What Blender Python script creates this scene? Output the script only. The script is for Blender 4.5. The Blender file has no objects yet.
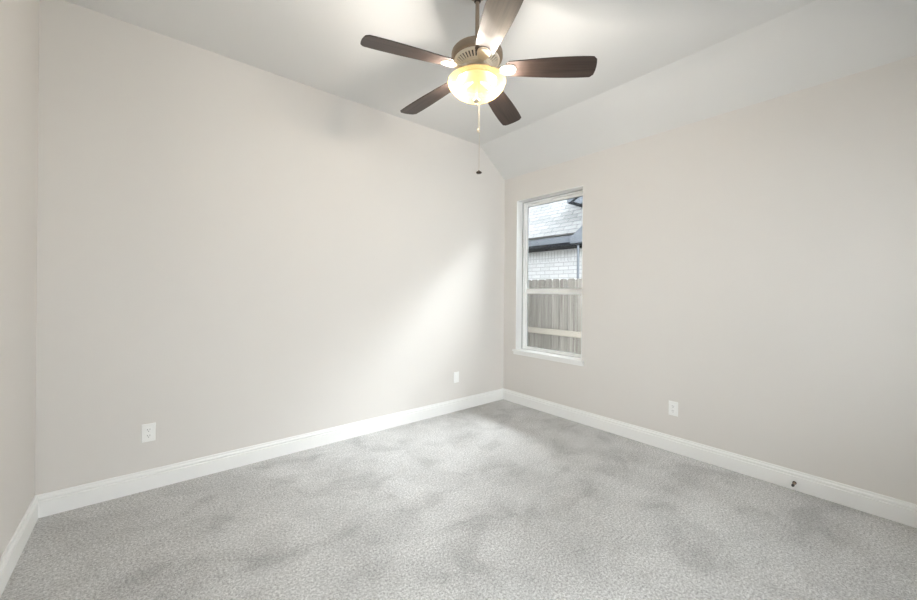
import bpy, bmesh, math, random
from mathutils import Vector, Matrix
random.seed(7)
PI = math.pi
sc = bpy.context.scene
C = sc.collection

# ------------------------------------------------------------------ camera
CAM = Vector((-3.4136, -3.2255, 1.3343))
yaw, pitch, roll = 0.6925, 0.0003, 0.0088
F = Vector((math.sin(yaw)*math.cos(pitch), math.cos(yaw)*math.cos(pitch), math.sin(pitch)))
R0 = Vector((math.cos(yaw), -math.sin(yaw), 0)); U0 = R0.cross(F)
RR = R0*math.cos(roll) + U0*math.sin(roll); UU = -R0*math.sin(roll) + U0*math.cos(roll)
cd = bpy.data.cameras.new('camera'); cam = bpy.data.objects.new('camera', cd); C.objects.link(cam)
cam.matrix_world = Matrix(((RR.x, UU.x, -F.x, CAM.x), (RR.y, UU.y, -F.y, CAM.y), (RR.z, UU.z, -F.z, CAM.z), (0, 0, 0, 1)))
cd.sensor_fit = 'HORIZONTAL'; cd.sensor_width = 36; cd.lens = 36*373.54/917
cd.shift_y = -8.69/917; cd.clip_start = 0.02
sc.camera = cam

# ------------------------------------------------------------------ world: bright overcast sky, brightest to the east
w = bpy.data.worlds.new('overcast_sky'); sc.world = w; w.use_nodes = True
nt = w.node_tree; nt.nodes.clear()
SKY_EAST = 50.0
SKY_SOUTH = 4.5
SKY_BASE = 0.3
tc = nt.nodes.new('ShaderNodeTexCoord')
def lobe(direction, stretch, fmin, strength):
    """sky lobe shaped to light the room: brightest along `direction`, widened along Y by `stretch`"""
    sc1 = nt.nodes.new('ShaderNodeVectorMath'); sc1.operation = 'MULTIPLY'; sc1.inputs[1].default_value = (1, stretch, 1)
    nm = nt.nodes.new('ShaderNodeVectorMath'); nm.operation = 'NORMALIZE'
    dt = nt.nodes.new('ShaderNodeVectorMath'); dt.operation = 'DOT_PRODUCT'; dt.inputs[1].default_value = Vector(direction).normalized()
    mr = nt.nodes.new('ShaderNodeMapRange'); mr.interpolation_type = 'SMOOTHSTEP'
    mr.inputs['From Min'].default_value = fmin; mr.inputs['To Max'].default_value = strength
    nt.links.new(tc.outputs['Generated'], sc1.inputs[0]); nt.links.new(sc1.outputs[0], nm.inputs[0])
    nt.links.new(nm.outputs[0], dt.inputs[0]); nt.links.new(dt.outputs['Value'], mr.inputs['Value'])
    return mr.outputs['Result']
def madd(a, b):
    m = nt.nodes.new('ShaderNodeMath'); m.operation = 'ADD'
    for i, v in enumerate((a, b)):
        if isinstance(v, float): m.inputs[i].default_value = v
        else: nt.links.new(v, m.inputs[i])
    return m.outputs[0]
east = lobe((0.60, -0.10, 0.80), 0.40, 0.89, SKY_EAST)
south = lobe((-0.30, -0.88, 0.35), 1.0, 0.30, SKY_SOUTH)  # added lobe, feeds fill light through the window behind the camera
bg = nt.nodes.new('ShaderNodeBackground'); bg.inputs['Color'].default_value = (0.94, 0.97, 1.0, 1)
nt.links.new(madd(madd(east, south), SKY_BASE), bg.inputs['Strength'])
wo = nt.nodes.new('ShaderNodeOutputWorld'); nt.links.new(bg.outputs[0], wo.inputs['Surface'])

BULB_POWER = 41.0
BULB_COLOR = (1.0, 0.94, 0.855)
EXPOSURE = 0.97
vs = sc.view_settings
sc.display_settings.display_device = 'sRGB'
vs.view_transform = 'Standard'; vs.look = 'None'; vs.gamma = 1; vs.use_curve_mapping = False
vs.exposure = EXPOSURE
cy = sc.cycles
cy.max_bounces = 14; cy.diffuse_bounces = 8; cy.glossy_bounces = 4; cy.transmission_bounces = 8; cy.transparent_max_bounces = 12
cy.sample_clamp_indirect = 6; cy.use_denoising = True; cy.blur_glossy = 0.5
cy.caustics_reflective = False; cy.caustics_refractive = False

# ------------------------------------------------------------------ dimensions
W = 3.912          # left wall at x = -W, window wall at x = 0, far wall at y = 0
YB = -4.60         # wall behind the camera
HC, HW, SL = 3.05, 2.728, 0.425
BH = 0.131
WY0, WY1, WZ0, WZ1 = -1.093, -0.200, 0.640, 2.430
FANX, FANY = -1.979, -1.643

# ------------------------------------------------------------------ material helpers
def lin(c):
    c = c/255.0
    return c/12.92 if c <= 0.04045 else ((c+0.055)/1.055)**2.4
def rgb(r, g, b): return (lin(r), lin(g), lin(b), 1)
def mat(name, col, rough=0.5, metal=0.0, spec=0.5, coat=0.0):
    m = bpy.data.materials.new(name); m.use_nodes = True
    b = m.node_tree.nodes['Principled BSDF']
    b.inputs['Base Color'].default_value = col; b.inputs['Roughness'].default_value = rough
    b.inputs['Metallic'].default_value = metal; b.inputs['Specular IOR Level'].default_value = spec
    b.inputs['Coat Weight'].default_value = coat
    return m
def N(m, t, **k):
    n = m.node_tree.nodes.new(t)
    for a, v in k.items(): setattr(n, a, v)
    return n
def L(m, a, b): m.node_tree.links.new(a, b)
def bsdf(m): return m.node_tree.nodes['Principled BSDF']
def noise(m, scale, detail=3, rough=0.5, vec=None):
    n = N(m, 'ShaderNodeTexNoise'); n.inputs['Scale'].default_value = scale
    n.inputs['Detail'].default_value = detail; n.inputs['Roughness'].default_value = rough
    if vec: L(m, vec, n.inputs['Vector'])
    return n
def objco(m): return N(m, 'ShaderNodeTexCoord').outputs['Object']
def bump(m, h, strength, dist):
    b = N(m, 'ShaderNodeBump'); b.inputs['Strength'].default_value = strength; b.inputs['Distance'].default_value = dist
    L(m, h, b.inputs['Height']); L(m, b.outputs[0], bsdf(m).inputs['Normal']); return b
def ramp(m, fac, stops):
    r = N(m, 'ShaderNodeValToRGB'); e = r.color_ramp.elements
    while len(e) < len(stops): e.new(0.5)
    for q, (p, c) in zip(e, stops): q.position = p; q.color = c
    L(m, fac, r.inputs['Fac']); return r

# painted walls: orange-peel texture
def paint(name, col):
    m = mat(name, col, 0.72, spec=0.25)
    co = objco(m); n = noise(m, 140, 3, 0.55, co); bump(m, n.outputs['Fac'], 0.18, 0.002)
    n2 = noise(m, 1.3, 2, 0.5, co)
    c0 = tuple(v*0.985 for v in col[:3])+(1,)
    r = ramp(m, n2.outputs['Fac'], [(0.3, c0), (0.7, col)]); L(m, r.outputs[0], bsdf(m).inputs['Base Color'])
    return m
M_WALL = paint('greige_wall_paint', (0.750, 0.722, 0.692, 1))
M_CEIL = paint('ceiling_paint', (0.76, 0.757, 0.748, 1))
M_TRIM = mat('white_trim_paint', (0.90, 0.90, 0.89, 1), 0.35)
M_VINYL = mat('white_window_vinyl', (0.91, 0.915, 0.91, 1), 0.35)
M_PLATE = mat('white_plastic', (0.92, 0.92, 0.91, 1), 0.3)
M_DARK = mat('dark_slot', (0.05, 0.05, 0.05, 1), 0.6)
M_STRIP = mat('pale_grey_groove_shade', (0.52, 0.53, 0.53, 1), 0.7)
M_SEAL = mat('grey_glazing_seal', (0.30, 0.31, 0.31, 1), 0.6)

def carpet():
    m = mat('grey_carpet', (0.3, 0.3, 0.3, 1), 0.95, spec=0.05)
    co = objco(m)
    fine = noise(m, 210, 4, 0.75, co)
    tuft = noise(m, 88, 3, 0.65, co)
    mx = N(m, 'ShaderNodeMix'); mx.data_type = 'FLOAT'; mx.inputs[0].default_value = 0.45
    L(m, fine.outputs['Fac'], mx.inputs[2]); L(m, tuft.outputs['Fac'], mx.inputs[3])
    sp = ramp(m, mx.outputs[0], [(0.38, (0.235, 0.229, 0.222, 1)), (0.5, (0.53, 0.524, 0.515, 1)), (0.62, (0.84, 0.835, 0.825, 1))])
    # brushed pile: broad swaths and footprints
    dn = noise(m, 2.6, 3, 0.6, co)
    mp = N(m, 'ShaderNodeMapping'); mp.inputs['Rotation'].default_value = (0, 0, 0.45); mp.inputs['Scale'].default_value = (1.3, 1.7, 1)
    L(m, co, mp.inputs['Vector'])
    sw = noise(m, 2.1, 4, 0.62, mp.outputs[0]); sw.inputs['Distortion'].default_value = 0.5
    s1 = ramp(m, sw.outputs['Fac'], [(0.36, (0.80, 0.80, 0.80, 1)), (0.46, (0.96, 0.96, 0.96, 1)), (0.60, (1.04, 1.04, 1.04, 1))])
    s2 = ramp(m, dn.outputs['Fac'], [(0.42, (0.93, 0.93, 0.93, 1)), (0.56, (1.03, 1.03, 1.03, 1))])
    a = N(m, 'ShaderNodeMixRGB', blend_type='MULTIPLY'); a.inputs[0].default_value = 1
    L(m, sp.outputs[0], a.inputs[1]); L(m, s1.outputs[0], a.inputs[2])
    b = N(m, 'ShaderNodeMixRGB', blend_type='MULTIPLY'); b.inputs[0].default_value = 1
    L(m, a.outputs[0], b.inputs[1]); L(m, s2.outputs[0], b.inputs[2])
    L(m, b.outputs[0], bsdf(m).inputs['Base Color'])
    bump(m, mx.outputs[0], 0.7, 0.01)
    bsdf(m).inputs['Sheen Weight'].default_value = 0.25; bsdf(m).inputs['Sheen Roughness'].default_value = 0.6
    return m
M_CARPET = carpet()

def glass():
    m = bpy.data.materials.new('window_glass'); m.use_nodes = True; t = m.node_tree; t.nodes.clear()
    tr = N(m, 'ShaderNodeBsdfTransparent'); tr.inputs[0].default_value = (0.93, 0.95, 0.95, 1)
    gl = N(m, 'ShaderNodeBsdfGlossy'); gl.inputs['Roughness'].default_value = 0.02
    fr = N(m, 'ShaderNodeFresnel'); fr.inputs[0].default_value = 1.35
    mx = N(m, 'ShaderNodeMixShader'); L(m, fr.outputs[0], mx.inputs[0]); L(m, tr.outputs[0], mx.inputs[1]); L(m, gl.outputs[0], mx.inputs[2])
    o = N(m, 'ShaderNodeOutputMaterial'); L(m, mx.outputs[0], o.inputs[0]); return m
M_GLASS = glass()

def wood_blade():
    m = mat('walnut_blade_veneer', (0.05, 0.035, 0.03, 1), 0.45, spec=0.3, coat=0.15)
    bsdf(m).inputs['Coat Roughness'].default_value = 0.2
    co = objco(m); mp = N(m, 'ShaderNodeMapping'); mp.inputs['Scale'].default_value = (3, 60, 10); L(m, co, mp.inputs['Vector'])
    n = noise(m, 1.0, 5, 0.6, mp.outputs[0])
    r = ramp(m, n.outputs['Fac'], [(0.3, (0.030, 0.021, 0.018, 1)), (0.7, (0.062, 0.043, 0.036, 1))])
    L(m, r.outputs[0], bsdf(m).inputs['Base Color']); bump(m, n.outputs['Fac'], 0.08, 0.001)
    return m
M_BLADE = wood_blade()
M_NICKEL = mat('champagne_metal', (0.34, 0.265, 0.20, 1), 0.6, metal=0.3)
M_IRON = mat('pale_champagne_metal', (0.74, 0.66, 0.55, 1), 0.38, metal=0.35)
M_CREAM = mat('cream_bulb_lit_metal', (0.86, 0.80, 0.70, 1), 0.4)  # vent ring metal with the bulb's light painted into its pale tone
M_BRONZE = mat('dark_bronze', (0.055, 0.04, 0.03, 1), 0.4, metal=0.7)
M_CHAIN = mat('pale_brass_chain', (0.62, 0.55, 0.44, 1), 0.35, metal=0.5)

def bowl_mat():
    m = bpy.data.materials.new('amber_frosted_glass'); m.use_nodes = True; t = m.node_tree; t.nodes.clear()
    co = objco(m); n = noise(m, 9, 4, 0.6, co)
    r = ramp(m, n.outputs['Fac'], [(0.3, (0.068, 0.046, 0.018, 1)), (0.7, (0.085, 0.060, 0.026, 1))])
    tl = N(m, 'ShaderNodeBsdfTranslucent'); L(m, r.outputs[0], tl.inputs[0])
    pr = N(m, 'ShaderNodeBsdfPrincipled'); L(m, r.outputs[0], pr.inputs['Base Color']); pr.inputs['Roughness'].default_value = 0.25
    a = N(m, 'ShaderNodeMixShader'); a.inputs[0].default_value = 0.35; L(m, tl.outputs[0], a.inputs[1]); L(m, pr.outputs[0], a.inputs[2])
    tr = N(m, 'ShaderNodeBsdfTransparent'); tr.inputs[0].default_value = (1.0, 0.93, 0.82, 1)
    b = N(m, 'ShaderNodeMixShader'); b.inputs[0].default_value = 0.30; L(m, a.outputs[0], b.inputs[1]); L(m, tr.outputs[0], b.inputs[2])
    o = N(m, 'ShaderNodeOutputMaterial'); L(m, b.outputs[0], o.inputs[0]); return m
M_BOWL = bowl_mat()
def emit(name, col, s):
    m = bpy.data.materials.new(name); m.use_nodes = True; t = m.node_tree; t.nodes.clear()
    e = N(m, 'ShaderNodeEmission'); e.inputs[0].default_value = col; e.inputs[1].default_value = s
    o = N(m, 'ShaderNodeOutputMaterial'); L(m, e.outputs[0], o.inputs[0]); return m
M_BULB = emit('lit_bulb', BULB_COLOR+(1,), 6.0)

# ------------------------------------------------------------------ mesh helpers
def box(bm, x0, x1, y0, y1, z0, z1, M=None):
    vs_ = [bm.verts.new((x, y, z)) for x in (x0, x1) for y in (y0, y1) for z in (z0, z1)]
    for f in ((0, 1, 3, 2), (4, 6, 7, 5), (0, 4, 5, 1), (2, 3, 7, 6), (0, 2, 6, 4), (1, 5, 7, 3)):
        bm.faces.new([vs_[i] for i in f])
    if M: bmesh.ops.transform(bm, matrix=M, verts=vs_)
    return vs_
def prism(bm, pts, ax, a0, a1):
    """pts: 2-D outline; ax: axis of extrusion; the other two axes in xyz order"""
    def P(p, a):
        return {0: (a, p[0], p[1]), 1: (p[0], a, p[1]), 2: (p[0], p[1], a)}[ax]
    A = [bm.verts.new(P(p, a0)) for p in pts]; B = [bm.verts.new(P(p, a1)) for p in pts]
    n = len(pts); bm.faces.new(A); bm.faces.new(B[::-1])
    for i in range(n): bm.faces.new((A[i], B[i], B[(i+1) % n], A[(i+1) % n]))
    return A+B
def lathe(bm, prof, seg=64, close=False):
    rings = []
    for r, z in prof:
        if r < 1e-6: rings.append([bm.verts.new((0, 0, z))])
        else: rings.append([bm.verts.new((r*math.cos(2*PI*i/seg), r*math.sin(2*PI*i/seg), z)) for i in range(seg)])
    pairs = list(zip(rings, rings[1:])) + ([(rings[-1], rings[0])] if close else [])
    for a, b in pairs:
        for i in range(seg):
            j = (i+1) % seg
            if len(a) == 1 and len(b) == 1: continue
            if len(a) == 1: bm.faces.new((a[0], b[j], b[i]))
            elif len(b) == 1: bm.faces.new((a[i], a[j], b[0]))
            else: bm.faces.new((a[i], a[j], b[j], b[i]))
def tube(bm, p0, p1, r0, r1=None, seg=16):
    r1 = r0 if r1 is None else r1
    p0, p1 = Vector(p0), Vector(p1); d = (p1-p0).normalized()
    u = d.orthogonal().normalized(); v = d.cross(u)
    A = [bm.verts.new(p0+(u*math.cos(2*PI*i/seg)+v*math.sin(2*PI*i/seg))*r0) for i in range(seg)]
    B = [bm.verts.new(p1+(u*math.cos(2*PI*i/seg)+v*math.sin(2*PI*i/seg))*r1) for i in range(seg)]
    bm.faces.new(A[::-1]); bm.faces.new(B)
    for i in range(seg): bm.faces.new((A[i], A[(i+1) % seg], B[(i+1) % seg], B[i]))
def ball(bm, c, r, sub=2, sc_=(1, 1, 1)):
    ret = bmesh.ops.create_icosphere(bm, subdivisions=sub, radius=r)
    bmesh.ops.transform(bm, matrix=Matrix.Translation(c) @ Matrix.Diagonal((*sc_, 1)), verts=ret['verts'])
def obj(name, bm, m, parent=None, bevel=0, smooth=None, seg=2):
    bmesh.ops.recalc_face_normals(bm, faces=bm.faces)
    me = bpy.data.meshes.new(name); bm.to_mesh(me); bm.free(); me.materials.append(m)
    o = bpy.data.objects.new(name, me); C.objects.link(o)
    if parent: o.parent = parent
    if smooth is not None:
        for p in me.polygons: p.use_smooth = True
        me.set_sharp_from_angle(angle=math.radians(smooth))
    if bevel:
        b = o.modifiers.new('bevel', 'BEVEL'); b.width = bevel; b.segments = seg; b.limit_method = 'ANGLE'; b.angle_limit = math.radians(40)
    return o
def BM(): return bmesh.new()
def struct(name, bm, m, **k):
    o = obj(name, bm, m, **k); o['kind'] = 'structure'; return o
def empty(name, loc=(0, 0, 0), rotz=0):
    o = bpy.data.objects.new(name, None); C.objects.link(o); o.location = loc; o.rotation_euler = (0, 0, rotz)
    o.empty_display_size = 0.1; return o
def tag(o, label, cat, group=None):
    o['label'] = label; o['category'] = cat
    if group: o['group'] = group

# ------------------------------------------------------------------ room shell
T = 0.10
bm = BM(); box(bm, -W-T, T, YB-T, T, -0.12, 0); struct('floor', bm, M_CARPET)
bm = BM(); box(bm, -W-T, T, 0, T, 0, HC+T); struct('wall_back', bm, M_WALL)
bm = BM(); box(bm, -W-T, -W, YB, 0, 0, HC+T); struct('wall_left', bm, M_WALL)
bm = BM()   # wall behind the camera with an added window for fill daylight
F0, F1, G0, G1 = -3.20, -0.60, 0.55, 2.43
box(bm, -W-T, F0, YB-T, YB, 0, HC+T); box(bm, F1, T, YB-T, YB, 0, HC+T)
box(bm, F0, F1, YB-T, YB, 0, G0); box(bm, F0, F1, YB-T, YB, G1, HC+T)
struct('wall_front', bm, M_WALL)
# window wall with its opening: outline grid extruded so the reveal is one piece
bm = BM()
ys = [YB, WY0, WY1, 0]; zs = [0, WZ0, WZ1, HC+T]
for i in range(3):
    for k in range(3):
        if i == 1 and k == 1: continue
        box(bm, 0, T+0.06, ys[i], ys[i+1], zs[k], zs[k+1])
bmesh.ops.remove_doubles(bm, verts=bm.verts, dist=1e-5)
seen = {}
for f in list(bm.faces):
    key = tuple(sorted(v.index for v in f.verts)) if False else tuple(round(x, 4) for x in f.calc_center_median())
    seen.setdefault(key, []).append(f)
bmesh.ops.delete(bm, geom=[f for fs in seen.values() if len(fs) > 1 for f in fs], context='FACES_ONLY')
struct('wall_right', bm, M_WALL)
# ceiling: flat part and the slope down to the window wall, one solid slab
bm = BM(); prism(bm, [(-W-T, HC), (-SL, HC), (0, HW), (T, HW-0.076), (T, HC+0.25), (-W-T, HC+0.25)], 1, YB-T, T)
struct('ceiling', bm, M_CEIL)

def board(name, p0, p1, nrm):
    """baseboard with a stepped moulding profile, from p0 to p1 along a wall; nrm points into the room"""
    prof = [(0, 0), (0.0165, 0), (0.0165, 0.092), (0.0115, 0.095), (0.0115, 0.099), (0.0150, 0.102), (0.0150, 0.109),
            (0.0120, 0.115), (0.0080, 0.117), (0.0080, 0.122), (0.0065, BH), (0, BH)]
    bm = BM(); A = []; B = []
    for d, z in prof:
        A.append(bm.verts.new((p0[0]+nrm[0]*d, p0[1]+nrm[1]*d, z))); B.append(bm.verts.new((p1[0]+nrm[0]*d, p1[1]+nrm[1]*d, z)))
    bm.faces.new(A); bm.faces.new(B[::-1]); n = len(A)
    for i in range(n): bm.faces.new((A[i], B[i], B[(i+1) % n], A[(i+1) % n]))
    return struct(name, bm, M_TRIM)
board('baseboard_back', (-W, 0), (0, 0), (0, -1))
board('baseboard_right', (0, 0), (0, YB), (-1, 0))
board('baseboard_left', (-W, 0), (-W, YB), (1, 0))
board('baseboard_front', (-W, YB), (0, YB), (0, 1))

# ------------------------------------------------------------------ window
win = empty('window_1', (0, (WY0+WY1)/2, WZ0)); win['kind'] = 'structure'
def wpart(name, bm, m, parent=None, bevel=0.0015):
    bmesh.ops.translate(bm, vec=(0, -(WY0+WY1)/2, -WZ0), verts=bm.verts)
    o = obj(name, bm, m, parent or win, bevel=bevel); return o
def rect_frame(bm, y0, y1, z0, z1, x0, x1, wl, wr, wb, wt):
    box(bm, x0, x1, y0, y0+wl, z0, z1); box(bm, x0, x1, y1-wr, y1, z0, z1)
    box(bm, x0, x1, y0+wl, y1-wr, z0, z0+wb); box(bm, x0, x1, y0+wl, y1-wr, z1-wt, z1)
# white jamb lining on sides and head
bm = BM()
box(bm, -0.001, 0.10, WY1-0.004, WY1+0.001, WZ0, WZ1); box(bm, -0.001, 0.10, WY0-0.001, WY0+0.004, WZ0, WZ1)
box(bm, -0.001, 0.10, WY0, WY1, WZ1-0.004, WZ1+0.001)
wpart('jamb_lining', bm, M_TRIM, bevel=0)
bm = BM(); rect_frame(bm, WY0, WY1, WZ0, WZ1, 0.100, 0.159, 0.035, 0.035, 0.012, 0.032); wpart('window_frame', bm, M_VINYL)
ZM0, ZM1 = 1.312, 1.375
# lower sash (inner track)
bm = BM(); rect_frame(bm, WY0+0.033, WY1-0.033, WZ0+0.010, 1.350, 0.118, 0.136, 0.037, 0.037, 0.026, 0.036); ls = wpart('lower_sash', bm, M_VINYL)
bm = BM(); box(bm, 0.119, 0.140, -0.70, -0.60, 1.349, 1.360); wpart('sash_lock', bm, M_VINYL, ls)
bm = BM(); rect_frame(bm, WY0+0.0695, WY1-0.0695, WZ0+0.0345, 1.3155, 0.1225, 0.132, 0.004, 0.004, 0.004, 0.004); wpart('glazing_seal', bm, M_SEAL, ls, 0)
bm = BM(); box(bm, 0.126, 0.130, WY0+0.069, WY1-0.069, WZ0+0.034, 1.316); wpart('glass_pane', bm, M_GLASS, ls, 0)
# upper sash (outer track)
bm = BM(); rect_frame(bm, WY0+0.033, WY1-0.033, 1.338, WZ1-0.030, 0.141, 0.158, 0.020, 0.020, 0.038, 0.030); us = wpart('upper_sash', bm, M_VINYL)
bm = BM(); rect_frame(bm, WY0+0.0525, WY1-0.0525, 1.3745, WZ1-0.0585, 0.143, 0.155, 0.005, 0.005, 0.004, 0.006); wpart('glazing_seal', bm, M_SEAL, us, 0)
bm = BM(); box(bm, 0.148, 0.152, WY0+0.052, WY1-0.052, 1.374, WZ1-0.058); wpart('glass_pane', bm, M_GLASS, us, 0)
# guide strip in the upper half of each side track
bm = BM(); box(bm, 0.108, 0.140, WY1-0.048, WY1-0.034, 2.09, WZ1-0.032); wpart('track_cover', bm, M_VINYL)
bm = BM(); box(bm, 0.108, 0.140, WY0+0.034, WY0+0.048, 2.09, WZ1-0.032); wpart('track_cover', bm, M_VINYL)
bm = BM(); rect_frame(bm, WY0+0.005, WY1-0.005, WZ0+0.004, WZ1-0.006, 0.0975, 0.1005, 0.016, 0.016, 0.003, 0.012); wpart('groove_shade', bm, M_STRIP, bevel=0)  # grey strip painted in for the shaded groove between jamb and frame
# stool and apron
bm = BM(); prism(bm, [(-0.030, WY0-0.028), (0, WY0-0.028), (0, WY0), (0.102, WY0), (0.102, WY1), (0, WY1), (0, WY1+0.028), (-0.030, WY1+0.028)], 2, WZ0-0.02, WZ0+0.001)
box(bm, -0.014, 0, WY0-0.024, WY1+0.024, WZ0-0.056, WZ0-0.0201)
wpart('window_sill', bm, M_TRIM, bevel=0.002)
# unseen window added behind the camera to let fill daylight in
fill_win = empty('added_fill_window', (0, 0, 0)); fill_win['kind'] = 'structure'
bm = BM(); 
def rect_y(bm, x0, x1, z0, z1, y0, y1, w):
    box(bm, x0, x0+w, y0, y1, z0, z1); box(bm, x1-w, x1, y0, y1, z0, z1); box(bm, x0+w, x1-w, y0, y1, z0, z0+w); box(bm, x0+w, x1-w, y0, y1, z1-w, z1)
rect_y(bm, F0, F1, G0, G1, YB-0.09, YB-0.04, 0.045); xm = (F0+F1)/2; box(bm, xm-0.03, xm+0.03, YB-0.09, YB-0.04, G0+0.045, G1-0.045)
obj('window_frame', bm, M_VINYL, fill_win, bevel=0.0015)
for xa, xb in ((F0+0.045, xm-0.03), (xm+0.03, F1-0.045)):
    bm = BM(); box(bm, xa, xb, YB-0.067, YB-0.063, G0+0.045, G1-0.045); obj('glass_pane', bm, M_GLASS, fill_win)
bm = BM(); box(bm, F0-0.03, F1+0.03, YB, YB+0.03, G0-0.02, G0); obj('window_sill', bm, M_TRIM, fill_win, bevel=0.002)
pl2 = bpy.data.lights.new('window_portal', 'AREA'); pl2.shape = 'RECTANGLE'; pl2.size = F1-F0; pl2.size_y = G1-G0; pl2.cycles.is_portal = True
po2 = bpy.data.objects.new('window_portal', pl2); C.objects.link(po2); po2.location = ((F0+F1)/2, YB-T-0.03, (G0+G1)/2); po2.rotation_euler = (PI/2, 0, PI)
# sky portal in the opening (only guides sampling of the daylight)
pl = bpy.data.lights.new('window_portal', 'AREA'); pl.shape = 'RECTANGLE'; pl.size = WZ1-WZ0; pl.size_y = WY1-WY0
pl.cycles.is_portal = True
po = bpy.data.objects.new('window_portal', pl); C.objects.link(po); po.location = (0.20, (WY0+WY1)/2, (WZ0+WZ1)/2)
po.rotation_euler = (0, PI/2, 0)

# ------------------------------------------------------------------ ceiling fan
fan = empty('ceiling_fan', (FANX, FANY, 0))
tag(fan, 'five-blade walnut ceiling fan with lit amber glass bowl hanging from the ceiling', 'ceiling fan')
def fpart(name, bm, m, parent=None, **k): return obj(name, bm, m, parent or fan, **k)
bm = BM(); lathe(bm, [(0, 3.052), (0.060, 3.052), (0.060, 3.044), (0.050, 3.028), (0.032, 3.014), (0.020, 3.008), (0, 3.008)]); fpart('canopy', bm, M_NICKEL, smooth=40)
bm = BM(); lathe(bm, [(0, 3.009), (0.018, 3.009), (0.019, 2.990), (0.015, 2.985), (0, 2.985)], 32); fpart('canopy_collar', bm, M_BRONZE, smooth=40)
bm = BM(); tube(bm, (0, 0, 2.74), (0, 0, 3.0), 0.0115, seg=24); fpart('downrod', bm, M_NICKEL, smooth=40)
bm = BM(); lathe(bm, [(0, 2.760), (0.018, 2.760), (0.026, 2.750), (0.030, 2.726), (0.060, 2.718), (0.115, 2.711), (0.137, 2.704), (0.145, 2.694), (0.1465, 2.684),
                      (0.1465, 2.668), (0.144, 2.660), (0.136, 2.655), (0.128, 2.652), (0, 2.652)]); fpart('motor_housing', bm, M_NICKEL, smooth=35)
# vented ring: inner core and slanted fins between two rims
bm = BM(); lathe(bm, [(0, 2.6525), (0.120, 2.6515), (0.080, 2.632), (0, 2.630)]); fpart('motor_core', bm, M_DARK, smooth=40)
bm = BM()
lathe(bm, [(0.130, 2.653), (0.129, 2.645), (0.119, 2.641), (0.117, 2.650)], 64, True)
lathe(bm, [(0.088, 2.628), (0.088, 2.620), (0.074, 2.614), (0.074, 2.626)], 64, True)
nf = 36
for i in range(nf):
    a = 2*PI*i/nf; Mr = Matrix.Rotation(a, 4, 'Z'); hw = 0.0040
    vv = [bm.verts.new(Mr @ Vector(p)) for p in ((0.122, -hw*1.4, 2.645), (0.122, hw*1.4, 2.645), (0.084, hw, 2.621), (0.084, -hw, 2.621),
                                                 (0.120, -hw*1.4, 2.649), (0.120, hw*1.4, 2.649), (0.083, hw, 2.626), (0.083, -hw, 2.626))]
    for f in ((0, 1, 2, 3), (7, 6, 5, 4), (0, 4, 5, 1), (1, 5, 6, 2), (2, 6, 7, 3), (3, 7, 4, 0)): bm.faces.new([vv[q] for q in f])
fpart('vent_ring', bm, M_CREAM, smooth=30)
bm = BM(); lathe(bm, [(0, 2.618), (0.078, 2.618), (0.080, 2.600), (0.070, 2.594), (0.060, 2.590), (0.056, 2.556), (0, 2.556)]); fpart('switch_housing', bm, M_IRON, smooth=35)
bm = BM(); lathe(bm, [(0, 2.557), (0.056, 2.557), (0.070, 2.552), (0.112, 2.544), (0.120, 2.536), (0.118, 2.531), (0, 2.531)]); fpart('fitter_pan', bm, M_BRONZE, smooth=35)

# blade and its iron (built once, copied four times)
def blade_mesh():
    bm = BM(); N_ = 28; x0, x1 = 0.165, 0.648; top = []
    for i in range(N_+1):
        t = i/N_; x = x0+(x1-x0)*t
        hw = 0.050+0.0235*math.sin(PI*min(1, t/0.80)*0.5)
        if t > 0.80: hw = 0.0735-0.004*((t-0.80)/0.20)**2
        rc = 0.016
        if x > x1-rc: d = (x-(x1-rc))/rc; hw -= rc*(1-math.sqrt(max(0, 1-d*d)))
        if x < x0+0.012: d = 1-(x-x0)/0.012; hw -= 0.012*(1-math.sqrt(max(0, 1-d*d)))
        top.append((x, hw))
    out = [(x, h) for x, h in top]
    # slightly bowed tip
    tip = [(x1+0.006*(1-(q/3.0)**2), out[-1][1]*(-q/3.0)) for q in (-2, -1, 0, 1, 2)]
    pts = out + tip + [(x, -h) for x, h in reversed(out)]
    prism(bm, pts, 2, -0.003, 0.003)
    bmesh.ops.transform(bm, matrix=Matrix.Rotation(math.radians(-12), 4, 'X'), verts=bm.verts)
    bmesh.ops.translate(bm, vec=(0, 0, 2.594), verts=bm.verts)
    for v in bm.verts: v.co.z -= (v.co.x-0.165)*0.058
    return bm
def iron_mesh():
    bm = BM()
    # rounded medallion plate under the blade root
    pts = []
    for i in range(41):
        a = -PI/2+PI*i/40; pts.append((0.180+0.042*math.cos(a), 0.036*math.sin(a)))
    pts += [(0.155, 0.033), (0.130, 0.021), (0.116, 0.017), (0.116, -0.017), (0.130, -0.021), (0.155, -0.033)]
    a_ = prism(bm, pts, 2, -0.009, -0.0035)
    pts2 = [(0.178+0.8*(x-0.178), 0.78*y) for x, y in pts if x > 0.13]
    a2 = prism(bm, pts2, 2, -0.012, -0.0085)
    bmesh.ops.transform(bm, matrix=Matrix.Translation((0, 0, 2.593)) @ Matrix.Rotation(math.radians(-12), 4, 'X'), verts=a_+a2)
    # arm sweeping down from the flywheel
    prev = None
    for i in range(9):
        t = i/8; x = 0.070+0.062*t; z = 2.604-0.017*(t*t*(3-2*t)); hw = 0.020-0.004*math.sin(PI*t); tw = math.radians(-12)*t
        ring = [bm.verts.new((x, yy, z+yy*math.tan(tw)+zz)) for yy, zz in ((-hw, -0.005), (hw, -0.005), (hw, 0.005), (-hw, 0.005))]
        if prev:
            for q in range(4): bm.faces.new((prev[q], prev[(q+1) % 4], ring[(q+1) % 4], ring[q]))
        else: bm.faces.new(ring)
        prev = ring
    bm.faces.new(prev[::-1])
    return bm
A0 = 167.8
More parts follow.
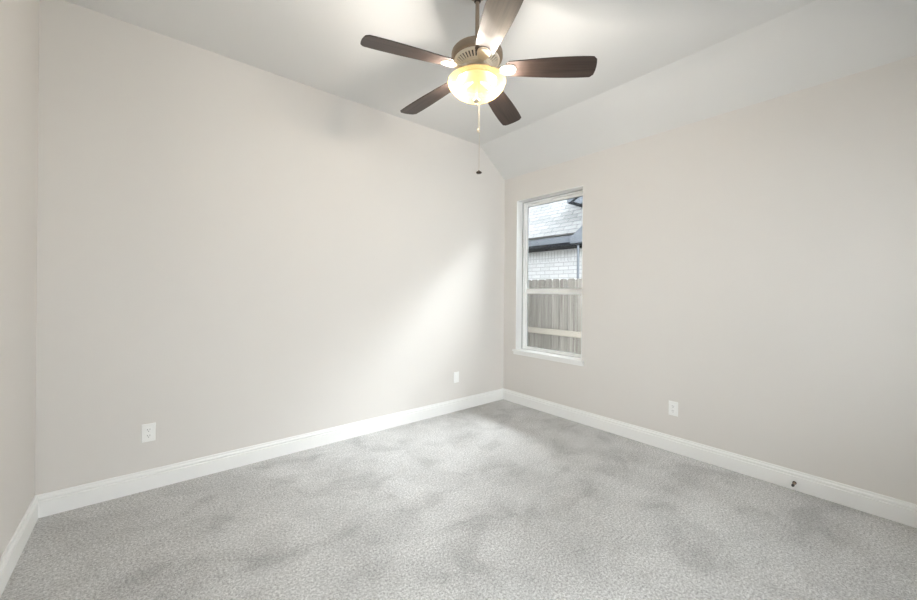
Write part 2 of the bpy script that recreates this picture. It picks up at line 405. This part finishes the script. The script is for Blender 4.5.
b0 = fpart('blade', blade_mesh(), M_BLADE, bevel=0.0015); i0 = fpart('blade_iron', iron_mesh(), M_IRON, bevel=0.0015)
for k in range(5):
    if k == 0: b, ir = b0, i0
    else:
        b = b0.copy(); C.objects.link(b); b.parent = fan
        ir = i0.copy(); C.objects.link(ir); ir.parent = fan
    b.rotation_euler = (0, 0, math.radians(A0-72*k)); ir.rotation_euler = (0, 0, math.radians(A0-72*k))
# glass bowl: thin shell with a lip
prof_o = [(0.164, 2.533), (0.1655, 2.528), (0.162, 2.520), (0.160, 2.514), (0.156, 2.503), (0.145, 2.488), (0.128, 2.471), (0.106, 2.456), (0.082, 2.444), (0.057, 2.434), (0.030, 2.427), (0.008, 2.424)]
prof_i = [(max(0.008, r-0.004), z+0.0035) for r, z in reversed(prof_o)]
bm = BM(); lathe(bm, prof_o, 96); bowl = fpart('light_bowl', bm, M_BOWL, smooth=60)
bm = BM(); lathe(bm, [(0, 2.434), (0.012, 2.432), (0.019, 2.427), (0.020, 2.423), (0.016, 2.417), (0.008, 2.413), (0.006, 2.408), (0.008, 2.403), (0.005, 2.397), (0, 2.395)], 32)
fpart('finial', bm, M_CHAIN, smooth=40)
bm = BM(); tube(bm, (0, 0, 2.43), (0, 0, 2.545), 0.005, seg=12); fpart('bowl_rod', bm, M_BRONZE, smooth=40)
# two bulbs lying sideways under the fitter
rdir = Vector((RR.x, RR.y, 0)).normalized()
for s in (-1, 1):
    c = rdir*(0.090*s)
    bm = BM(); ball(bm, Vector((0, 0, 0)), 0.014, 3, (1.2, 1, 1))
    bmesh.ops.transform(bm, matrix=Matrix.Translation((c.x, c.y, 2.490)) @ Matrix.Rotation(math.atan2(rdir.y, rdir.x), 4, 'Z'), verts=bm.verts)
    fpart('light_bulb', bm, M_BULB, smooth=60)
    bm = BM(); tube(bm, (c.x*0.80, c.y*0.80, 2.497), (c.x*0.30, c.y*0.30, 2.535), 0.011, seg=16); fpart('bulb_socket', bm, M_IRON, smooth=40)
    ld = bpy.data.lights.new('bulb_light', 'POINT'); ld.energy = BULB_POWER; ld.color = BULB_COLOR; ld.shadow_soft_size = 0.020
    lo = bpy.data.objects.new('bulb_light', ld); C.objects.link(lo); lo.parent = fan; lo.location = (c.x, c.y, 2.490)
# pull chains (beads) with fobs
def chain(dx, z0, z1, pitch=0.0065):
    bm = BM(); z = z0
    while z > z1:
        ball(bm, Vector((0, 0, z)), 0.0023, 1); z -= pitch
    tube(bm, (0, 0, z0), (0, 0, z1), 0.0009, seg=6)
    v = rdir*dx; bmesh.ops.translate(bm, vec=(v.x, v.y, 0), verts=bm.verts)
    return fpart('pull_chain', bm, M_CHAIN), v
c1, v1 = chain(0.012, 2.405, 2.262)
bm = BM(); lathe(bm, [(0, 2.264), (0.003, 2.263), (0.006, 2.256), (0.0065, 2.250), (0.004, 2.243), (0, 2.241)], 20); bmesh.ops.translate(bm, vec=(v1.x, v1.y, 0), verts=bm.verts)
fpart('fob', bm, M_CHAIN, c1, smooth=40)
c2, v2 = chain(0.017, 2.405, 2.024)
bm = BM(); lathe(bm, [(0, 2.028), (0.003, 2.027), (0.006, 2.022), (0.015, 2.018), (0.017, 2.013), (0.013, 2.009), (0, 2.007)], 24); bmesh.ops.translate(bm, vec=(v2.x, v2.y, 0), verts=bm.verts)
f2 = fpart('fob', bm, M_BRONZE, c2, smooth=40); f2['label'] = 'dark bronze fob'

# ------------------------------------------------------------------ outlets
def plate(name, loc, rotz, kind, label, cat, group=None):
    """front of the plate faces -Y before rotation"""
    t = empty(name, loc, rotz); tag(t, label, cat, group)
    bm = BM()
    w2, h2 = 0.0365, 0.0595
    prof = [(1.0, 0.0), (1.0, -0.003), (0.94, -0.0062)]
    rings = []
    for s, y in prof:
        sx = w2-(1-s)*w2; sz = h2-(1-s)*w2
        rings.append([bm.verts.new((x*sx, y, z*sz)) for x, z in ((-1, -1), (1, -1), (1, 1), (-1, 1))])
    for a, b in zip(rings, rings[1:]):
        for i in range(4): bm.faces.new((a[i], a[(i+1) % 4], b[(i+1) % 4], b[i]))
    bm.faces.new(rings[-1]); bm.faces.new(rings[0][::-1])
    obj('cover_plate', bm, M_PLATE, t, bevel=0.0008)
    if kind == 'duplex':
        for s in (-1, 1):
            bm = BM(); pts = []
            for i in range(24):
                a = 2*PI*i/24; x = 0.0172*math.cos(a); z = 0.0172*math.sin(a); z = max(-0.0138, min(0.0138, z))
                pts.append((x, z+0.0195*s))
            prism(bm, pts, 1, -0.0085, -0.005); r = obj('receptacle', bm, M_PLATE, t)
            bm = BM()
            for x, hh in ((-0.0065, 0.0045), (0.0065, 0.0036)): box(bm, x-0.0011, x+0.0011, -0.0088, -0.0080, 0.0195*s+0.003-hh, 0.0195*s+0.003+hh)
            pts = [(0.0024*math.cos(2*PI*i/12), 0.0195*s-0.0085+0.0024*math.sin(2*PI*i/12)) for i in range(12)]
            prism(bm, pts, 1, -0.0088, -0.0080)
            obj('slot', bm, M_DARK, r)
        bm = BM(); prism(bm, [(0.0028*math.cos(2*PI*i/12), 0.0028*math.sin(2*PI*i/12)) for i in range(12)], 1, -0.0072, -0.005); obj('screw', bm, M_PLATE, t)
    else:
        bm = BM(); box(bm, -0.0165, 0.0165, -0.0080, -0.005, -0.033, 0.033); obj('insert', bm, M_PLATE, t, bevel=0.0008)
        for s in (-1, 1):
            bm = BM(); prism(bm, [(0.0026*math.cos(2*PI*i/12), 0.0475*s+0.0026*math.sin(2*PI*i/12)) for i in range(12)], 1, -0.0072, -0.005); obj('screw', bm, M_PLATE, t)
    return t
plate('wall_outlet', (-3.407, 0, 0.377), 0, 'duplex', 'white duplex outlet on the back wall near the left corner', 'outlet')
plate('blank_plate', (-0.760, 0, 0.375), 0, 'blank', 'small white wall plate on the back wall near the window corner', 'wall plate')
plate('wall_outlet', (0, -1.963, 0.363), -PI/2, 'duplex', 'white duplex outlet on the right wall beyond the window', 'outlet')

# ------------------------------------------------------------------ door stop on the baseboard
ds = empty('door_stop', (-0.015, -2.735, 0.050)); tag(ds, 'small dark bronze door stop screwed to the right baseboard', 'door stop')
bm = BM(); tube(bm, (0.001, 0, 0), (-0.006, 0, 0), 0.012, 0.010, 20); obj('base', bm, M_BRONZE, ds, smooth=40)
bm = BM()
turns, n = 9, 9*14; prev = None
pts = [Vector((-0.006-0.046*i/n, 0.0062*math.cos(2*PI*turns*i/n), 0.0062*math.sin(2*PI*turns*i/n))) for i in range(n+1)]
for i in range(n): tube(bm, pts[i], pts[i+1], 0.0014, seg=6)
obj('spring', bm, M_NICKEL, ds)
bm = BM(); tube(bm, (-0.052, 0, 0), (-0.064, 0, 0), 0.0085, 0.0075, 18); obj('rubber_tip', bm, M_DARK, ds, smooth=40)

# ------------------------------------------------------------------ wall register, high on the left wall
vt = empty('wall_vent', (-W, -0.43, 2.94)); tag(vt, 'white wall vent high on the left wall beside the corner', 'vent')
bm = BM()
rw, rh = 0.175, 0.066
for a, b, c, d in ((-rw, rw, -rh, -rh+0.022), (-rw, rw, rh-0.022, rh), (-rw, -rw+0.022, -rh+0.022, rh-0.022), (rw-0.022, rw, -rh+0.022, rh-0.022)):
    box(bm, 0, 0.014, a, b, c, d)
obj('vent_frame', bm, M_PLATE, vt, bevel=0.003)
bm = BM()
for i in range(6):
    z = -0.038+i*0.015
    box(bm, -0.001, 0.001, -rw+0.022, rw-0.022, -0.009, 0.009, Matrix.Translation((0.008, 0, z)) @ Matrix.Rotation(math.radians(35), 4, 'Y'))
obj('louvre', bm, M_PLATE, vt)
bm = BM(); box(bm, 0.0, 0.001, -rw+0.02, rw-0.02, -rh+0.02, rh-0.02); obj('duct_opening', bm, M_DARK, vt)

# unseen own eave above the window, added to shade the fence
bm = BM(); prism(bm, [(T+0.06, 2.78), (0.55, 2.78), (0.55, 2.96), (T+0.06, 3.30)], 1, -6.5, 3.0); struct('shade_eave', bm, M_TRIM)
# ------------------------------------------------------------------ outside: yard, fence, neighbour's house
def grass():
    m = mat('lawn', (0.12, 0.12, 0.09, 1), 0.9, spec=0.1); n = noise(m, 20, 5, 0.7, objco(m))
    r = ramp(m, n.outputs['Fac'], [(0.3, (0.09, 0.10, 0.065, 1)), (0.7, (0.22, 0.21, 0.16, 1))]); L(m, r.outputs[0], bsdf(m).inputs['Base Color']); return m
bm = BM(); box(bm, 0.16, 14, -10, 14, -0.45, -0.30); struct('ground', bm, grass())
def fence_mat():
    m = mat('weathered_cedar', (0.3, 0.27, 0.24, 1), 0.85, spec=0.15); co = objco(m)
    mp = N(m, 'ShaderNodeMapping'); mp.inputs['Scale'].default_value = (1, 26, 0.5); L(m, co, mp.inputs['Vector'])
    oi = N(m, 'ShaderNodeObjectInfo'); mu = N(m, 'ShaderNodeMath', operation='MULTIPLY'); mu.inputs[1].default_value = 57.0
    L(m, oi.outputs['Random'], mu.inputs[0]); L(m, mu.outputs[0], mp.inputs['Location'])
    n = noise(m, 1.6, 5, 0.65, mp.outputs[0])
    r = ramp(m, n.outputs['Fac'], [(0.28, (0.110, 0.099, 0.088, 1)), (0.5, (0.200, 0.186, 0.172, 1)), (0.72, (0.33, 0.312, 0.292, 1))])
    L(m, r.outputs[0], bsdf(m).inputs['Base Color']); return m
M_FENCE = fence_mat(); M_RAIL = mat('new_pine_rail', (0.34, 0.310, 0.275, 1), 0.8, spec=0.15)
fe = empty('wooden_fence', (1.5, 0, -0.30)); tag(fe, 'weathered grey-brown picket fence outside the window', 'fence')
y = 2.6; k = 0
while y > -2.2 and k < 60:
    bm = BM(); h = 1.845+random.uniform(-0.006, 0.006); hw = 0.068
    pts = [(-hw, 0.02), (hw, 0.02), (hw, h-0.022), (hw-0.022, h), (-hw+0.022, h), (-hw, h-0.022)]
    prism(bm, pts, 0, 0.040, 0.056)
    p = obj('picket', bm, M_FENCE, fe); p.location = (random.uniform(-0.002, 0.002), y, 0); p.delta_location = (0, 0, 0)
    y -= 0.1415; k += 1
for z in (0.28, 0.96):
    bm = BM(); box(bm, 0.0, 0.038, -2.25, 2.68, z, z+0.088); obj('rail', bm, M_RAIL, fe, bevel=0.002)

def shingle_mat():
    m = mat('pale_grey_shingle', (0.6, 0.6, 0.6, 1), 0.9, spec=0.1); co = N(m, 'ShaderNodeTexCoord').outputs['UV']
    br = N(m, 'ShaderNodeTexBrick'); L(m, co, br.inputs['Vector']); br.inputs['Scale'].default_value = 1.0
    br.inputs['Brick Width'].default_value = 0.30; br.inputs['Row Height'].default_value = 0.125; br.inputs['Mortar Size'].default_value = 0.008
    br.inputs['Color1'].default_value = (0.20, 0.203, 0.207, 1); br.inputs['Color2'].default_value = (0.27, 0.272, 0.274, 1); br.inputs['Mortar'].default_value = (0.10, 0.101, 0.105, 1)
    n = noise(m, 30, 4, 0.7, co); r = ramp(m, n.outputs['Fac'], [(0.35, (0.82, 0.82, 0.82, 1)), (0.65, (1, 1, 1, 1))])
    x = N(m, 'ShaderNodeMixRGB', blend_type='MULTIPLY'); x.inputs[0].default_value = 1; L(m, br.outputs['Color'], x.inputs[1]); L(m, r.outputs[0], x.inputs[2])
    L(m, x.outputs[0], bsdf(m).inputs['Base Color']); return m
def brick_mat(name, bw, bh, off):
    m = mat(name, (0.75, 0.75, 0.75, 1), 0.85, spec=0.15); co = objco(m)
    sp = N(m, 'ShaderNodeSeparateXYZ'); L(m, co, sp.inputs[0]); cb = N(m, 'ShaderNodeCombineXYZ'); L(m, sp.outputs['Y'], cb.inputs['X']); L(m, sp.outputs['Z'], cb.inputs['Y'])
    br = N(m, 'ShaderNodeTexBrick'); L(m, cb.outputs[0], br.inputs['Vector']); br.inputs['Scale'].default_value = 1.0; br.offset = off
    br.inputs['Brick Width'].default_value = bw; br.inputs['Row Height'].default_value = bh; br.inputs['Mortar Size'].default_value = 0.009
    br.inputs['Color1'].default_value = (0.58, 0.58, 0.60, 1); br.inputs['Color2'].default_value = (0.68, 0.68, 0.70, 1); br.inputs['Mortar'].default_value = (0.43, 0.43, 0.45, 1)
    L(m, br.outputs['Color'], bsdf(m).inputs['Base Color']); return m
M_SHIN = shingle_mat(); M_BRICK = brick_mat('white_painted_brick', 0.25, 0.085, 0.5); M_SOLDIER = brick_mat('white_soldier_brick', 0.085, 0.30, 0.0)
M_FASCIA = mat('slate_fascia', (0.15, 0.165, 0.19, 1), 0.7, spec=0.15); M_SOFFIT = mat('dark_gutter', (0.012, 0.014, 0.018, 1), 0.8, spec=0.05)
hs = empty('neighbor_house', (3.6, 1.0, -0.30)); tag(hs, 'white brick house with pale shingle roof behind the fence', 'house')
def hp(name, bm, m, parent=None, bevel=0):
    bmesh.ops.translate(bm, vec=(-3.6, -1.0, 0.30), verts=bm.verts); return obj(name, bm, m, parent or hs, bevel=bevel)
EZ = 2.49; Y0h, Y1h = -4.0, 8.0; SLP = 1.15
bm = BM(); box(bm, 3.6, 5.9, Y0h, Y1h, -0.30, 2.03); box(bm, 3.6, 5.9, Y0h, Y1h, 2.25, 2.60); hp('wall', bm, M_BRICK)
bm = BM(); box(bm, 3.585, 5.9, Y0h, Y1h, 2.03, 2.25); hp('soldier_course', bm, M_SOLDIER)
bm = BM(); box(bm, 3.215, 3.24, 0.97, Y1h, EZ-0.155, EZ+0.01); hp('fascia', bm, M_FASCIA)
bm = BM(); box(bm, 3.14, 3.215, 0.97, Y1h, EZ-0.215, EZ-0.135); box(bm, 3.215, 3.62, 0.97, Y1h, EZ-0.215, EZ-0.20); hp('gutter', bm, M_SOFFIT, bevel=0.006)
# roof planes with UVs for the shingle courses
def roof(name, quad, m, thick=0.04):
    bm = BM(); uvl = bm.loops.layers.uv.new('UVMap')
    q = [Vector(p) for p in quad]; n = (q[1]-q[0]).cross(q[3]-q[0]).normalized()
    ex = (q[1]-q[0]).normalized(); ey = n.cross(ex)
    A = [bm.verts.new(p) for p in q]; B = [bm.verts.new(p-n*thick) for p in q]
    bm.faces.new(A); bm.faces.new(B[::-1])
    for i in range(4): bm.faces.new((A[i], B[i], B[(i+1) % 4], A[(i+1) % 4]))
    for f in bm.faces:
        for l in f.loops: d = l.vert.co-q[0]; l[uvl].uv = (d.dot(ex), d.dot(ey))
    return hp(name, bm, m)
RX = 4.75; RZ = EZ+SLP*(RX-3.2)
roof('roof', [(3.2, Y1h, EZ+0.03), (3.2, Y0h, EZ+0.03), (RX, Y0h, RZ+0.03), (RX, Y1h, RZ+0.03)][::-1], M_SHIN)
roof('roof', [(6.3, Y1h, EZ+0.03), (RX, Y1h, RZ+0.03), (RX, Y0h, RZ+0.03), (6.3, Y0h, EZ+0.03)][::-1], M_SHIN)
# gable front to the right of the eave: rake board rising toward -Y, small return
bm = BM(); prism(bm, [(1.13, 2.315), (1.13, 2.44), (0.88, 2.63), (-0.6, 3.75), (-0.6, 3.50), (0.85, 2.40), (0.85, 2.315)], 0, 3.10, 3.16); hp('rake_board', bm, M_FASCIA)
bm = BM(); prism(bm, [(1.12, 2.27), (1.12, 2.315), (0.85, 2.315), (0.85, 2.27)], 0, 3.08, 3.62); hp('return_soffit', bm, M_SOFFIT)
bm = BM(); prism(bm, [(0.98, 2.27), (0.98, 2.45), (-0.6, 3.63), (-4.0, 3.63), (-4.0, 2.27)], 0, 3.17, 3.50); hp('gable_wall', bm, M_BRICK)
bm = BM(); tube(bm, (3.12, 0.955, -0.28), (3.12, 0.955, 2.275), 0.026, seg=12); hp('downspout', bm, M_FASCIA)
# upper gable end over the roof: return box with dark soffit
bm = BM(); prism(bm, [(1.616, 3.316), (1.616, 3.441), (1.462, 3.441), (0.445, 4.084), (0.445, 3.844), (1.232, 3.316), (1.520, 3.278)], 0, 3.70, 3.76); hp('rake_board', bm, M_FASCIA)
bm = BM(); prism(bm, [(1.577, 3.292), (1.501, 3.309), (1.232, 3.456), (0.445, 3.940), (0.445, 3.124), (1.261, 3.158)], 0, 3.65, 3.70); hp('soffit', bm, M_SOFFIT)
bm = BM(); prism(bm, [(1.405, 3.292), (1.232, 3.384), (0.829, 3.604), (0.829, 3.249), (1.232, 3.220)], 0, 3.63, 3.65); hp('rake_trim', bm, M_FASCIA)
bm = BM(); box(bm, 3.76, 4.6, 0.45, 1.30, 3.05, 3.40); hp('dormer_wall', bm, M_BRICK)
